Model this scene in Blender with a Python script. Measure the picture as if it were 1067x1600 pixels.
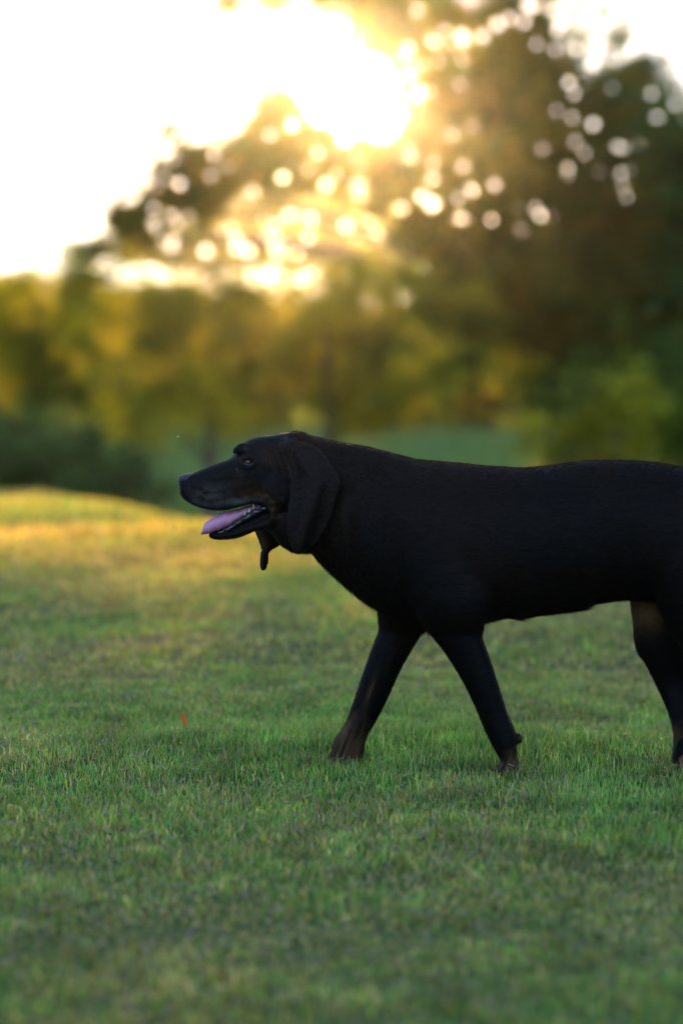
import bpy, math
import numpy as np
from mathutils import Vector

SC = bpy.context.scene
COL = SC.collection
for o in list(bpy.data.objects):
    bpy.data.objects.remove(o)

# ------------------------------------------------------------------ camera
CAM_H = 0.76
F = 3778.0                       # focal length in photo pixels (85 mm on 24x36)
PITCH = math.atan(150.0 / F)     # the horizon lies 150 px above the middle of the photo
FOCUS = 5.05
cam = bpy.data.cameras.new('camera')
camo = bpy.data.objects.new('camera', cam)
COL.objects.link(camo)
camo.location = (0, 0, CAM_H)
camo.rotation_euler = (math.pi / 2 - PITCH, 0, 0)
cam.sensor_fit = 'VERTICAL'
cam.sensor_height = 36
cam.sensor_width = 24
cam.lens = 85
cam.clip_start = 0.05
cam.clip_end = 5000
cam.dof.use_dof = True
cam.dof.focus_distance = FOCUS
cam.dof.aperture_fstop = 2.0
SC.camera = camo
SC.render.resolution_x = 682
SC.render.resolution_y = 1024


def ray(px, py):
    x = (px - 533.5) / F
    u = -(py - 800.0) / F
    return Vector((x, math.cos(PITCH) + u * math.sin(PITCH), -math.sin(PITCH) + u * math.cos(PITCH)))


def U(px, py, Y):
    d = ray(px, py)
    t = Y / d.y
    return (d.x * t, Y, CAM_H + d.z * t)


# ------------------------------------------------------------------ sky and sun
SUN = ray(556, 150).normalized()
SUN_EL = math.asin(SUN.z)
SUN_AZ = math.atan2(SUN.x, SUN.y)
W = bpy.data.worlds.new('World')
SC.world = W
W.use_nodes = True
wn, wl = W.node_tree.nodes, W.node_tree.links
wn.clear()
wout = wn.new('ShaderNodeOutputWorld')
sky = wn.new('ShaderNodeTexSky')
sky.sky_type = 'NISHITA'
sky.sun_disc = False
sky.sun_elevation = SUN_EL
sky.sun_rotation = SUN_AZ
sky.air_density = 0.7
sky.dust_density = 0.5
sky.ozone_density = 3.0
bg = wn.new('ShaderNodeBackground')
bg.inputs['Strength'].default_value = 0.05
wl.new(sky.outputs[0], bg.inputs['Color'])
# the bright ring of scattered light round the sun (part of the sky, by direction)
tc = wn.new('ShaderNodeTexCoord')
dot = wn.new('ShaderNodeVectorMath'); dot.operation = 'DOT_PRODUCT'
nrm = wn.new('ShaderNodeVectorMath'); nrm.operation = 'NORMALIZE'
wl.new(tc.outputs['Generated'], nrm.inputs[0])
wl.new(nrm.outputs[0], dot.inputs[0])
dot.inputs[1].default_value = SUN


def wmath(op, a, b=None):
    n = wn.new('ShaderNodeMath'); n.operation = op
    for i, v in enumerate((a, b)):
        if v is None:
            continue
        if isinstance(v, (int, float)):
            n.inputs[i].default_value = v
        else:
            wl.new(v, n.inputs[i])
    return n.outputs[0]


om = wmath('MAXIMUM', wmath('SUBTRACT', 1.0, dot.outputs['Value']), 0.0)
a1 = wmath('MULTIPLY', wmath('EXPONENT', wmath('MULTIPLY', om, -1.0 / 0.00007)), 60.0)
a2 = wmath('MULTIPLY', wmath('EXPONENT', wmath('MULTIPLY', om, -1.0 / 0.0016)), 0.35)
a3 = wmath('MULTIPLY', wmath('EXPONENT', wmath('MULTIPLY', om, -1.0 / 0.03)), 0.04)
aur = wmath('ADD', wmath('ADD', a1, a2), a3)
bg2 = wn.new('ShaderNodeBackground')
bg2.inputs['Color'].default_value = (1.0, 0.80, 0.58, 1)
wl.new(aur, bg2.inputs['Strength'])
# pale blue fill added over the whole sky, as of thin high haze
bg3 = wn.new('ShaderNodeBackground')
bg3.inputs['Color'].default_value = (0.44, 0.66, 1.0, 1)
# (brighter away from the sun, as added fill from the camera side)
wl.new(wmath('ADD', 0.23, wmath('MULTIPLY', wmath('MAXIMUM', wmath('SUBTRACT', 0.93, dot.outputs['Value']), 0.0), 0.38)), bg3.inputs['Strength'])
add0 = wn.new('ShaderNodeAddShader')
wl.new(bg.outputs[0], add0.inputs[0]); wl.new(bg3.outputs[0], add0.inputs[1])
add = wn.new('ShaderNodeAddShader')
wl.new(add0.outputs[0], add.inputs[0]); wl.new(bg2.outputs[0], add.inputs[1])
wl.new(add.outputs[0], wout.inputs['Surface'])

sl = bpy.data.lights.new('sun', 'SUN')
sl.energy = 5.0
sl.angle = math.radians(0.55)
sl.color = (1.0, 0.58, 0.20)
so = bpy.data.objects.new('sun', sl)
COL.objects.link(so)
so.rotation_euler = (-SUN).to_track_quat('-Z', 'Y').to_euler()
so.location = (0, 20, 30)

# ------------------------------------------------------------------ exposure and renderer
SC.view_settings.view_transform = 'Standard'
SC.view_settings.look = 'None'
SC.view_settings.gamma = 1
SC.view_settings.use_curve_mapping = False
SC.view_settings.exposure = 1.3
SC.render.engine = 'CYCLES'
SC.cycles.use_denoising = True
try:
    SC.cycles.denoiser = 'OPENIMAGEDENOISE'
    SC.cycles.denoising_prefilter = 'ACCURATE'
except Exception:
    pass
SC.cycles.max_bounces = 6
SC.cycles.diffuse_bounces = 3
SC.cycles.glossy_bounces = 2
SC.cycles.transmission_bounces = 4
SC.cycles.transparent_max_bounces = 8
SC.cycles.volume_bounces = 0
SC.cycles.sample_clamp_indirect = 6
SC.cycles.caustics_reflective = False
SC.cycles.caustics_refractive = False
HAZE = 0.00010

# ------------------------------------------------------------------ helpers


def tag(o, label=None, cat=None, group=None, kind=None):
    if label: o['label'] = label
    if cat: o['category'] = cat
    if group: o['group'] = group
    if kind: o['kind'] = kind
    return o


def empty(name, loc=(0, 0, 0)):
    o = bpy.data.objects.new(name, None)
    COL.objects.link(o)
    o.location = loc
    o.empty_display_size = 0.1
    return o


def link(name, me, mat, parent=None):
    o = bpy.data.objects.new(name, me)
    COL.objects.link(o)
    if mat:
        me.materials.append(mat)
    if parent:
        o.parent = parent
        o.location = -parent.location
    return o


def np_mesh(name, verts, sizes, idx, col=None, smooth=False):
    """fast mesh from arrays: verts Nx3, sizes = corners per face, idx = flat corner list"""
    me = bpy.data.meshes.new(name)
    verts = np.ascontiguousarray(verts, dtype=np.float32)
    sizes = np.asarray(sizes, dtype=np.int32)
    idx = np.asarray(idx, dtype=np.int32)
    me.vertices.add(len(verts)); me.vertices.foreach_set('co', verts.ravel())
    me.loops.add(len(idx)); me.loops.foreach_set('vertex_index', idx)
    me.polygons.add(len(sizes))
    st = np.zeros(len(sizes), dtype=np.int32); st[1:] = np.cumsum(sizes)[:-1]
    me.polygons.foreach_set('loop_start', st)
    me.polygons.foreach_set('loop_total', sizes)
    if smooth:
        me.polygons.foreach_set('use_smooth', np.ones(len(sizes), dtype=bool))
    if col is not None:
        a = me.attributes.new('col', 'FLOAT_COLOR', 'POINT')
        c = np.ones((len(verts), 4), dtype=np.float32); c[:, :3] = col
        a.data.foreach_set('color', c.ravel())
    me.update(calc_edges=True)
    return me


def ring_faces(n, k, base=0, cap=True):
    """n rings of k points -> sizes, idx"""
    f = []
    for i in range(n - 1):
        for j in range(k):
            a = base + i * k + j; b = base + i * k + (j + 1) % k
            f += [a, b, b + k, a + k]
    s = [4] * ((n - 1) * k)
    if cap:
        f += [base + j for j in range(k)][::-1]; s.append(k)
        f += [base + (n - 1) * k + j for j in range(k)]; s.append(k)
    return s, f


class MB:
    def __init__(s):
        s.v = []; s.s = []; s.f = []; s.n = 0

    def rings(s, R, cap=True):
        n, k, _ = R.shape
        a, b = ring_faces(n, k, s.n, cap)
        s.v.append(R.reshape(-1, 3)); s.s += a; s.f += b; s.n += n * k

    def tube(s, P, rad, k=8):
        P = np.asarray(P, float); n = len(P)
        T = np.gradient(P, axis=0); T /= np.linalg.norm(T, axis=1)[:, None] + 1e-9
        ref = np.array([0.3, 0.9, 0.2]); R = np.zeros((n, k, 3))
        for i in range(n):
            a = np.cross(T[i], ref); a /= np.linalg.norm(a) + 1e-9
            b = np.cross(T[i], a)
            for j in range(k):
                t = 2 * math.pi * j / k
                R[i, j] = P[i] + rad[i] * (a * math.cos(t) + b * math.sin(t))
        s.rings(R)

    def mesh(s, name, smooth=True, col=None):
        return np_mesh(name, np.concatenate(s.v), s.s, s.f, col, smooth)


def vnoise(x, y, seed=0):
    """cheap smooth value noise on arrays, about -1..1"""
    xi = np.floor(x).astype(np.int64); yi = np.floor(y).astype(np.int64)
    fx = x - xi; fy = y - yi
    fx = fx * fx * (3 - 2 * fx); fy = fy * fy * (3 - 2 * fy)

    def h(a, b):
        n = (a * 374761393 + b * 668265263 + seed * 982451653) & 0x7fffffff
        n = ((n ^ (n >> 13)) * 1274126177) & 0x7fffffff
        return ((n ^ (n >> 16)) & 0xffff) / 32767.5 - 1
    return (h(xi, yi) * (1 - fx) * (1 - fy) + h(xi + 1, yi) * fx * (1 - fy)
            + h(xi, yi + 1) * (1 - fx) * fy + h(xi + 1, yi + 1) * fx * fy)


# ------------------------------------------------------------------ materials
def mat(name):
    m = bpy.data.materials.new(name); m.use_nodes = True
    return m, m.node_tree.nodes, m.node_tree.links


def principled(name, color, rough=0.6, spec=0.5, **kw):
    m, n, l = mat(name)
    b = n['Principled BSDF']
    b.inputs['Base Color'].default_value = (*color, 1)
    b.inputs['Roughness'].default_value = rough
    b.inputs['Specular IOR Level'].default_value = spec
    for k, v in kw.items():
        b.inputs[k.replace('_', ' ')].default_value = v
    return m


def leafy(name, trans=0.45, tint=(1.6, 1.5, 0.6), rough=0.5, spec=0.3):
    """leaf or blade: colour per leaf, part of the light passes through"""
    m, n, l = mat(name)
    b = n['Principled BSDF']; out = n['Material Output']
    at = n.new('ShaderNodeAttribute'); at.attribute_name = 'col'
    l.new(at.outputs['Color'], b.inputs['Base Color'])
    b.inputs['Roughness'].default_value = rough
    b.inputs['Specular IOR Level'].default_value = spec
    tr = n.new('ShaderNodeBsdfTranslucent')
    mu = n.new('ShaderNodeMix'); mu.data_type = 'RGBA'; mu.blend_type = 'MULTIPLY'
    mu.inputs[0].default_value = 1
    l.new(at.outputs['Color'], mu.inputs[6]); mu.inputs[7].default_value = (*tint, 1)
    l.new(mu.outputs[2], tr.inputs['Color'])
    mx = n.new('ShaderNodeMixShader'); mx.inputs[0].default_value = trans
    l.new(b.outputs[0], mx.inputs[1]); l.new(tr.outputs[0], mx.inputs[2])
    l.new(mx.outputs[0], out.inputs['Surface'])
    return m


M_leaf = leafy('leaf', 0.58, (1.8, 2.1, 0.4))
M_blade = leafy('grass_blade', 0.58, (2.9, 2.35, 0.55), 0.45, 0.4)

M_bark, n_, l_ = mat('bark')
b_ = n_['Principled BSDF']; b_.inputs['Roughness'].default_value = 0.9
t_ = n_.new('ShaderNodeTexNoise'); t_.inputs['Scale'].default_value = 9; t_.inputs['Detail'].default_value = 8
r_ = n_.new('ShaderNodeValToRGB')
r_.color_ramp.elements[0].color = (0.03, 0.02, 0.013, 1); r_.color_ramp.elements[1].color = (0.13, 0.095, 0.065, 1)
l_.new(t_.outputs['Fac'], r_.inputs[0]); l_.new(r_.outputs[0], b_.inputs['Base Color'])
bp = n_.new('ShaderNodeBump'); bp.inputs['Strength'].default_value = 0.8; bp.inputs['Distance'].default_value = 0.03
l_.new(t_.outputs['Fac'], bp.inputs['Height']); l_.new(bp.outputs[0], b_.inputs['Normal'])


def ground_mat(name, cols, s1=0.6, s2=40):
    m, n, l = mat(name)
    b = n['Principled BSDF']; b.inputs['Roughness'].default_value = 0.95; b.inputs['Specular IOR Level'].default_value = 0.1
    tc = n.new('ShaderNodeTexCoord')
    a = n.new('ShaderNodeTexNoise'); a.inputs['Scale'].default_value = s1; a.inputs['Detail'].default_value = 6
    c = n.new('ShaderNodeTexNoise'); c.inputs['Scale'].default_value = s2; c.inputs['Detail'].default_value = 6
    l.new(tc.outputs['Object'], a.inputs['Vector']); l.new(tc.outputs['Object'], c.inputs['Vector'])
    r = n.new('ShaderNodeValToRGB'); r.color_ramp.elements[0].position = 0.35; r.color_ramp.elements[1].position = 0.65
    r.color_ramp.elements[0].color = (*cols[0], 1); r.color_ramp.elements[1].color = (*cols[1], 1)
    r2 = n.new('ShaderNodeValToRGB'); r2.color_ramp.elements[0].position = 0.4; r2.color_ramp.elements[1].position = 0.62
    l.new(a.outputs['Fac'], r.inputs[0]); l.new(c.outputs['Fac'], r2.inputs[0])
    mx = n.new('ShaderNodeMix'); mx.data_type = 'RGBA'
    l.new(r2.outputs[0], mx.inputs[0]); l.new(r.outputs[0], mx.inputs[6]); mx.inputs[7].default_value = (*cols[2], 1)
    l.new(mx.outputs[2], b.inputs['Base Color'])
    bp = n.new('ShaderNodeBump'); bp.inputs['Strength'].default_value = 0.6; bp.inputs['Distance'].default_value = 0.02
    l.new(c.outputs['Fac'], bp.inputs['Height']); l.new(bp.outputs[0], b.inputs['Normal'])
    return m


# ------------------------------------------------------------------ ground
def gz(x, y):
    x = np.asarray(x, float); y = np.asarray(y, float)
    z = 0.010 * vnoise(x * 1.3, y * 1.3, 1) + 0.006 * vnoise(x * 4, y * 4, 2)
    z = z + 0.018 * np.exp(-((y - 5.38) / 0.28) ** 2)
    z = z + 0.03 * np.clip((y - 7) / 8, 0, 1) * vnoise(x * 0.35, y * 0.35, 3)
    c = np.clip(13.0 - 3.5 * x, 10.5, 23.5)
    t = np.clip((y - c) / 15, 0, 1)
    drop = -2.1 * t * t * (3 - 2 * t)
    rise = np.clip((y - 46) / 110, 0, 1); rise = 3.6 * rise ** 1.2
    far = 0.012 * np.clip(y - 156, 0, 400)
    lump = 0.25 * np.clip((y - 30) / 30, 0, 1) * vnoise(x * 0.08, y * 0.08, 4)
    return z + drop + rise + far + lump


gy = np.concatenate([np.linspace(-40, 0, 12)[:-1], np.linspace(0, 14, 71)[:-1], np.geomspace(14, 1600, 130)])
gxp = np.concatenate([np.linspace(0, 4, 25)[:-1], np.geomspace(4, 900, 55)])
gx = np.concatenate([-gxp[::-1], gxp[1:]])
GX, GY = np.meshgrid(gx, gy)
V = np.stack([GX, GY, gz(GX, GY)], -1).reshape(-1, 3)
nx, ny = len(gx), len(gy)
a = (np.arange(ny - 1)[:, None] * nx + np.arange(nx - 1)[None]).ravel()
q = np.stack([a, a + 1, a + 1 + nx, a + nx], 1)
ground = link('lawn', np_mesh('lawn', V, [4] * len(q), q.ravel(), smooth=True),
              ground_mat('lawn_soil', ((0.045, 0.065, 0.016), (0.085, 0.075, 0.035), (0.035, 0.055, 0.014)), 0.9, 30))
tag(ground, 'green lawn falling away into a shallow valley and meadow', 'lawn', kind='structure')

# far wooded hill
hx = np.linspace(-260, 420, 180); hy = np.linspace(230, 620, 60)
HX, HY = np.meshgrid(hx, hy)
tt = np.clip((HY - 235) / 90, 0, 1); tt = tt * tt * (3 - 2 * tt)
prof = np.clip(19.6 - 0.15 * (HX + 42), 9, 20) + 2.2 * vnoise(HX / 45, HY / 200, 7) + 0.9 * vnoise(HX / 9, HY / 9, 8) + 0.5 * vnoise(HX / 3.5, HY / 3.5, 9)
HZ = -3 + (prof + 3) * tt
V = np.stack([HX, HY, HZ], -1).reshape(-1, 3)
nx, ny = len(hx), len(hy)
a = (np.arange(ny - 1)[:, None] * nx + np.arange(nx - 1)[None]).ravel()
q = np.stack([a, a + 1, a + 1 + nx, a + nx], 1)
hill = link('hill', np_mesh('hill', V, [4] * len(q), q.ravel(), smooth=True),
            ground_mat('hill_woods', ((0.030, 0.035, 0.016), (0.06, 0.045, 0.03), (0.02, 0.025, 0.012)), 0.08, 0.6))
tag(hill, 'far low wooded ridge on the skyline at the left', 'hill', kind='structure')

rng = np.random.default_rng(11)
HW = 0.1415


# ------------------------------------------------------------------ grass
def blades(rng, n, y0, y1, margin, hgt, wid, yellow=0.2):
    # place with even density per square metre
    yy = rng.uniform(y0, y1, n * 3)
    w = HW * yy + margin
    keep = rng.uniform(0, HW * y1 + margin, n * 3) < w
    yy = yy[keep][:n]; n = len(yy)
    xx = rng.uniform(-1, 1, n) * (HW * yy + margin)
    # most blades stand in tufts of a few
    par = rng.integers(0, n, n); tuf = rng.random(n) < 0.55
    par = (par // 6) * 6
    sp = 0.012 if wid < 0.006 else 0.03
    xx = np.where(tuf, xx[par] + rng.normal(0, sp, n), xx); yy = np.where(tuf, yy[par] + rng.normal(0, sp, n), yy)
    z = gz(xx, yy)
    dens = vnoise(xx * 1.1, yy * 1.1, 31) + 0.7 * vnoise(xx * 3.1, yy * 3.1, 32)
    dry = np.clip(0.5 + 0.55 * (vnoise(xx * 0.9 + 5, yy * 0.55, 33) + 0.8 * vnoise(xx * 3.7, yy * 2.3, 34)), 0, 1)
    h = hgt * rng.uniform(0.45, 1.15, n) * (1 + 0.22 * dens + 0.28 * vnoise(xx * 11, yy * 9, 37)) * (1 - 0.25 * dry)
    tall = rng.random(n) < 0.035
    h = np.where(tall, h * 1.45, h)
    w = wid * rng.uniform(0.6, 1.3, n)
    az = rng.uniform(0, 2 * math.pi, n)
    lean = rng.uniform(0.05, 0.75, n) * np.where(tall, 0.4, 1)
    la = rng.uniform(0, 2 * math.pi, n)
    lx, ly = np.cos(la), np.sin(la)
    wx, wy = np.cos(az) * w / 2, np.sin(az) * w / 2
    root = np.stack([xx, yy, z - 0.004], 1)
    mid = root + np.stack([lx * lean * h * 0.28, ly * lean * h * 0.28, h * 0.55], 1)
    tip = root + np.stack([lx * lean * h, ly * lean * h, h * (1 - 0.32 * lean)], 1)
    W_ = np.stack([wx, wy, np.zeros(n)], 1)
    V = np.stack([root - W_, root + W_, mid + W_ * 0.8, mid - W_ * 0.8, tip], 1).reshape(-1, 3)
    b = np.arange(n)[:, None] * 5
    idx = np.concatenate([b + [0, 1, 2, 3], b + [3, 2, 4]], 1).ravel()
    sizes = np.tile([4, 3], n)
    # colours
    gA = np.array([0.062, 0.180, 0.056]); gB = np.array([0.130, 0.265, 0.075]); gC = np.array([0.045, 0.165, 0.075])
    straw = np.array([0.36, 0.30, 0.23]); yel = np.array([0.22, 0.20, 0.035])
    u = rng.random(n)[:, None]
    c = gA + (gB - gA) * u
    blu = rng.random(n)[:, None] < 0.25
    c = np.where(blu, gC + (gB - gC) * u * 0.4, c)
    k = rng.random(n)
    isstraw = k < (0.08 + 0.36 * dry ** 1.8)
    isyel = (~isstraw) & (rng.random(n) < yellow * (0.3 + 0.7 * dry) * (1.6 if yellow > 0.6 else 1))
    c = np.where(isyel[:, None], yel * (0.7 + 0.6 * u), c)
    c = np.where(isstraw[:, None], straw * (0.45 + 0.75 * u), c)
    tex = 1 + 0.26 * vnoise(xx * 9, yy * 7, 35) + 0.30 * vnoise(xx * 22, yy * 18, 36)
    c = c * (np.clip(tex, 0.3, 1.9) * rng.uniform(0.5, 1.5, n))[:, None]
    C = np.repeat(c[:, None, :], 5, 1)
    C[:, 4] = C[:, 4] * 0.6 + straw * 0.45
    return V, sizes, idx, C.reshape(-1, 3)


def join(parts):
    o = 0; Vs, Ss, Is, Cs = [], [], [], []
    for V, s, i, c in parts:
        Vs.append(V); Ss.append(s); Is.append(i + o); Cs.append(c); o += len(V)
    return np.concatenate(Vs), np.concatenate(Ss), np.concatenate(Is), np.concatenate(Cs)


g = join([blades(rng, 300000, 2.2, 7.2, 0.7, 0.031, 0.0028),
          blades(rng, 130000, 6.9, 14.5, 0.9, 0.038, 0.0052, 0.5),
          blades(rng, 140000, 12.0, 32, 1.5, 0.05, 0.013, 0.62)])  # far blades yellower: gold of the sunlit strip put into their colour
lawn_grass = link('lawn_grass', np_mesh('lawn_grass', *g), M_blade)
tag(lawn_grass, 'short mown green grass with straw coloured dry blades', 'grass', kind='stuff')

# dead clippings lying flat between the blades
n = 60000
yy = rng.uniform(2.2, 11, n * 2); keep = rng.uniform(0, HW * 11 + 0.8, n * 2) < HW * yy + 0.8
yy = yy[keep][:n]; n = len(yy); xx = rng.uniform(-1, 1, n) * (HW * yy + 0.8)
dry = vnoise(xx * 0.9 + 5, yy * 0.55, 33) + 0.8 * vnoise(xx * 3.7, yy * 2.3, 34)
k = rng.random(n) < np.clip(0.45 + 0.5 * dry, 0.1, 1)
xx, yy = xx[k], yy[k]; n = len(xx)
z = gz(xx, yy) + rng.uniform(0.006, 0.030, n)
a = rng.uniform(0, 6.283, n); L = rng.uniform(0.006, 0.018, n); w = rng.uniform(0.001, 0.0026, n)
dx = np.stack([np.cos(a), np.sin(a), rng.uniform(-0.5, 0.5, n)], 1) * L[:, None]
dw = np.stack([-np.sin(a), np.cos(a), rng.uniform(-0.6, 0.6, n)], 1) * w[:, None]
P = np.stack([xx, yy, z], 1)
V = np.stack([P - dx / 2 - dw, P + dx / 2 - dw, P + dx / 2 + dw, P - dx / 2 + dw], 1).reshape(-1, 3)
c = np.array([0.30, 0.25, 0.20]) * rng.uniform(0.35, 1.0, n)[:, None]
clip_ = link('dead_grass', np_mesh('dead_grass', V, [4] * n, np.arange(4 * n), np.repeat(c, 4, 0)), M_blade)
tag(clip_, 'dry brown clippings lying in the lawn', 'dead grass', kind='stuff')

# rough grass of the valley and far meadow
n = 90000
yy = 32 + 130 * rng.random(n) ** 1.4
xx = rng.uniform(-1, 1, n) * (0.17 * yy + 6)
z = gz(xx, yy); h = rng.uniform(0.10, 0.28, n) * (1 + yy / 150); w = h * rng.uniform(0.12, 0.3, n)
a = rng.uniform(0, 6.283, n); W_ = np.stack([np.cos(a) * w, np.sin(a) * w, 0 * a], 1)
root = np.stack([xx, yy, z - 0.01], 1); tip = root + np.stack([rng.normal(0, .3, n) * h, rng.normal(0, .3, n) * h, h], 1)
V = np.stack([root - W_, root + W_, tip], 1).reshape(-1, 3)
c = np.array([0.06, 0.13, 0.06]) + np.array([0.05, 0.06, 0.03]) * rng.random(n)[:, None]
meadow = link('meadow_grass', np_mesh('meadow_grass', V, [3] * n, np.arange(3 * n), np.repeat(c, 3, 0)), M_blade)
tag(meadow, 'rough pale green grass on the far slope of the valley', 'grass', kind='stuff')


# ------------------------------------------------------------------ trees
DENS = 3.0
BOUGH = 0.6


def leaves(rng, clumps, L0, leaf=0.085, twig_n=22, green=(0.036, 0.090, 0.012), gold=(0.42, 0.31, 0.014), goldness=0.25, gaps=(), dens_k=None, sig=0.17):
    """clumps: (px, py, rx, ry, depth_radius_m, depth_offset_m, density, gold)"""
    Vs = []; Cs = []
    for (px, py, rx, ry, rd, off, dens, gd) in clumps:
        L = L0 + off
        c = np.array(U(px, py, L)); sx, sz = 1.1 * rx / F * L, 1.1 * ry / F * L
        area = math.pi * sx * sz
        nl = int(area * dens * (dens_k or DENS) / (leaf * leaf * 0.42))
        nt = max(3, nl // twig_n)
        d = rng.normal(size=(nt, 3)); d /= np.linalg.norm(d, axis=1)[:, None]
        r = rng.random(nt) ** (1 / 2.4)
        # lumpy outline
        lump = 1 + 0.22 * np.sin(d[:, 0] * 5 + px) * np.cos(d[:, 2] * 6 + py) + 0.14 * np.sin(d[:, 1] * 9 + d[:, 2] * 11 + px)
        tp = c + d * (r * lump)[:, None] * np.array([sx, rd, sz])
        ns = max(4, int(sx * sz * 5.0))      # most twigs gather in smaller boughs
        d2 = rng.normal(size=(ns, 3)); d2 /= np.linalg.norm(d2, axis=1)[:, None]
        sc_ = c + d2 * (rng.random(ns) ** (1 / 2.6))[:, None] * np.array([sx, rd, sz]) * 0.92
        sr_ = rng.uniform(0.22, 0.55, ns) * min(1.0, 1.2 * min(sx, sz))
        si = rng.integers(0, ns, nt); inb = rng.random(nt) < BOUGH
        tb2 = sc_[si] + d * (rng.random(nt) ** 0.5 * sr_[si])[:, None] * np.array([1.25, 1, 0.6])
        tp = np.where(inb[:, None], tb2, tp)
        tg = np.clip(rng.normal(gd, 0.15, nt) + 0.45 * min(1.0, 3 * gd) * vnoise(tp[:, 0] * 1.5, tp[:, 2] * 1.7 + tp[:, 1] * 0.5, 90), 0, 1)
        tb = rng.uniform(0.6, 1.35, nt) * (1 + 0.35 * vnoise(tp[:, 0] * 1.1 + 9, tp[:, 2] * 1.3 + tp[:, 1] * 0.4, 91))
        m = rng.integers(int(twig_n * 0.5), int(twig_n * 1.5), nt)
        ti = np.repeat(np.arange(nt), m); n = len(ti)
        s = sig * rng.uniform(0.6, 1.4, nt)[ti]
        ax = rng.normal(size=(nt, 3)); ax /= np.linalg.norm(ax, axis=1)[:, None]
        p = tp[ti] + rng.normal(size=(n, 3)) * s[:, None] * 0.55 + ax[ti] * (rng.normal(size=n) * s * 1.1)[:, None]
        u = rng.normal(size=(n, 3)); u /= np.linalg.norm(u, axis=1)[:, None]
        v = np.cross(u, rng.normal(size=(n, 3))); v /= np.linalg.norm(v, axis=1)[:, None]
        ls = leaf * rng.uniform(0.6, 1.3, n)[:, None]
        V = np.stack([p - u * ls * .62, p + v * ls * .34 + u * ls * .05, p + u * ls * .62, p - v * ls * .34 + u * ls * .05], 1)
        Vs.append(V.reshape(-1, 3))
        gg = tg[ti][:, None]
        col = (np.array(green) * (1 - gg) + np.array(gold) * gg) * (tb[ti] * rng.uniform(0.75, 1.25, n))[:, None]
        Cs.append(np.repeat(col, 4, 0))
    V = np.concatenate(Vs); C = np.concatenate(Cs)
    Q = V.reshape(-1, 4, 3); ok = Q[:, :, 2].min(1) > gz(V[::4, 0], V[::4, 1]) + 0.01
    M = Q.mean(1)
    for (px, py, r) in gaps:      # small holes where no twig grew
        g_ = U(px, py, L0)
        slope = (g_[0] / L0, (g_[2] - CAM_H) / L0)
        ok &= np.hypot(M[:, 0] - g_[0] - slope[0] * (M[:, 1] - L0), M[:, 2] - g_[2] - slope[1] * (M[:, 1] - L0)) > r + leaf * 0.4
    ok = np.repeat(ok, 4)
    V, C = V[ok], C[ok]
    return np_mesh('crown', V, [4] * (len(V) // 4), np.arange(len(V)), C)


def limbs(rng, base, clumps, L0, r0, fork=0.35, h_main=None, k=10, twigs=2):
    """tapered trunk from the ground, limbs curving out to every clump"""
    mb = MB()
    tgt = [np.array(U(c[0], c[1], L0 + c[5])) for c in clumps]
    base = np.array([base[0], base[1], float(gz(base[0], base[1])) - 0.15])
    topz = h_main if h_main else np.mean([t[2] for t in tgt])
    top = np.array([base[0] + 0.1 * (np.mean([t[0] for t in tgt]) - base[0]), base[1], topz])
    n = 12
    s = np.linspace(0, 1, n)
    wob = np.stack([0.10 * np.sin(s * 5 + base[0]), 0.08 * np.sin(s * 4 + 1), 0 * s], 1) * (s[:, None] * r0 * 6)
    P = base + (top - base) * s[:, None] + wob
    rad = r0 * (1.0 - 0.62 * s) * (1 + 0.5 * np.exp(-s * 14))
    mb.tube(P, rad, k)
    for t in tgt:
        if t[2] > base[2] + 0.5:
            f = np.clip((t[2] - base[2]) / (top[2] - base[2] + 1e-6) * 0.62, fork, 0.95)
        else:
            f = fork
        i = f * (n - 1); i0 = int(i); p0 = P[i0] + (P[min(i0 + 1, n - 1)] - P[i0]) * (i - i0)
        m = p0 + (t - p0) * 0.5 + np.array([0, 0, 0.22 * np.linalg.norm(t - p0)])
        q = np.linspace(0, 1, 9)[:, None]
        B = (1 - q) ** 2 * p0 + 2 * q * (1 - q) * m + q ** 2 * t + rng.normal(0, 0.04, (9, 3)) * q
        rr = r0 * 0.27 * (1 - 0.85 * q[:, 0])
        mb.tube(B, rr, 7)
        for _ in range(twigs):
            j = rng.integers(3, 8); d = rng.normal(size=3); d[2] = abs(d[2]) * 0.6; d /= np.linalg.norm(d)
            ln = np.linalg.norm(t - p0) * rng.uniform(0.2, 0.4)
            qq = np.linspace(0, 1, 6)[:, None]
            T = B[j] + d * ln * qq + rng.normal(0, 0.03, (6, 3)) * qq
            mb.tube(T, rr[j] * 0.5 * (1 - 0.8 * qq[:, 0]), 5)
    return mb.mesh('trunk')


def tree(name, label, cat, base_px, L0, clumps, r0, group=None, leaf=0.085, seed=1, fork=0.35, h_main=None, **kw):
    r = np.random.default_rng(seed)
    bx = (base_px - 533.5) / F * L0
    e = empty(name, (bx, L0, float(gz(bx, L0))))
    tag(e, label, cat, group)
    link('trunk', limbs(r, (bx, L0), clumps, L0, r0, fork, h_main), M_bark, e)
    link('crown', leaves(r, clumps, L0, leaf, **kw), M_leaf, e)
    return e


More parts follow.
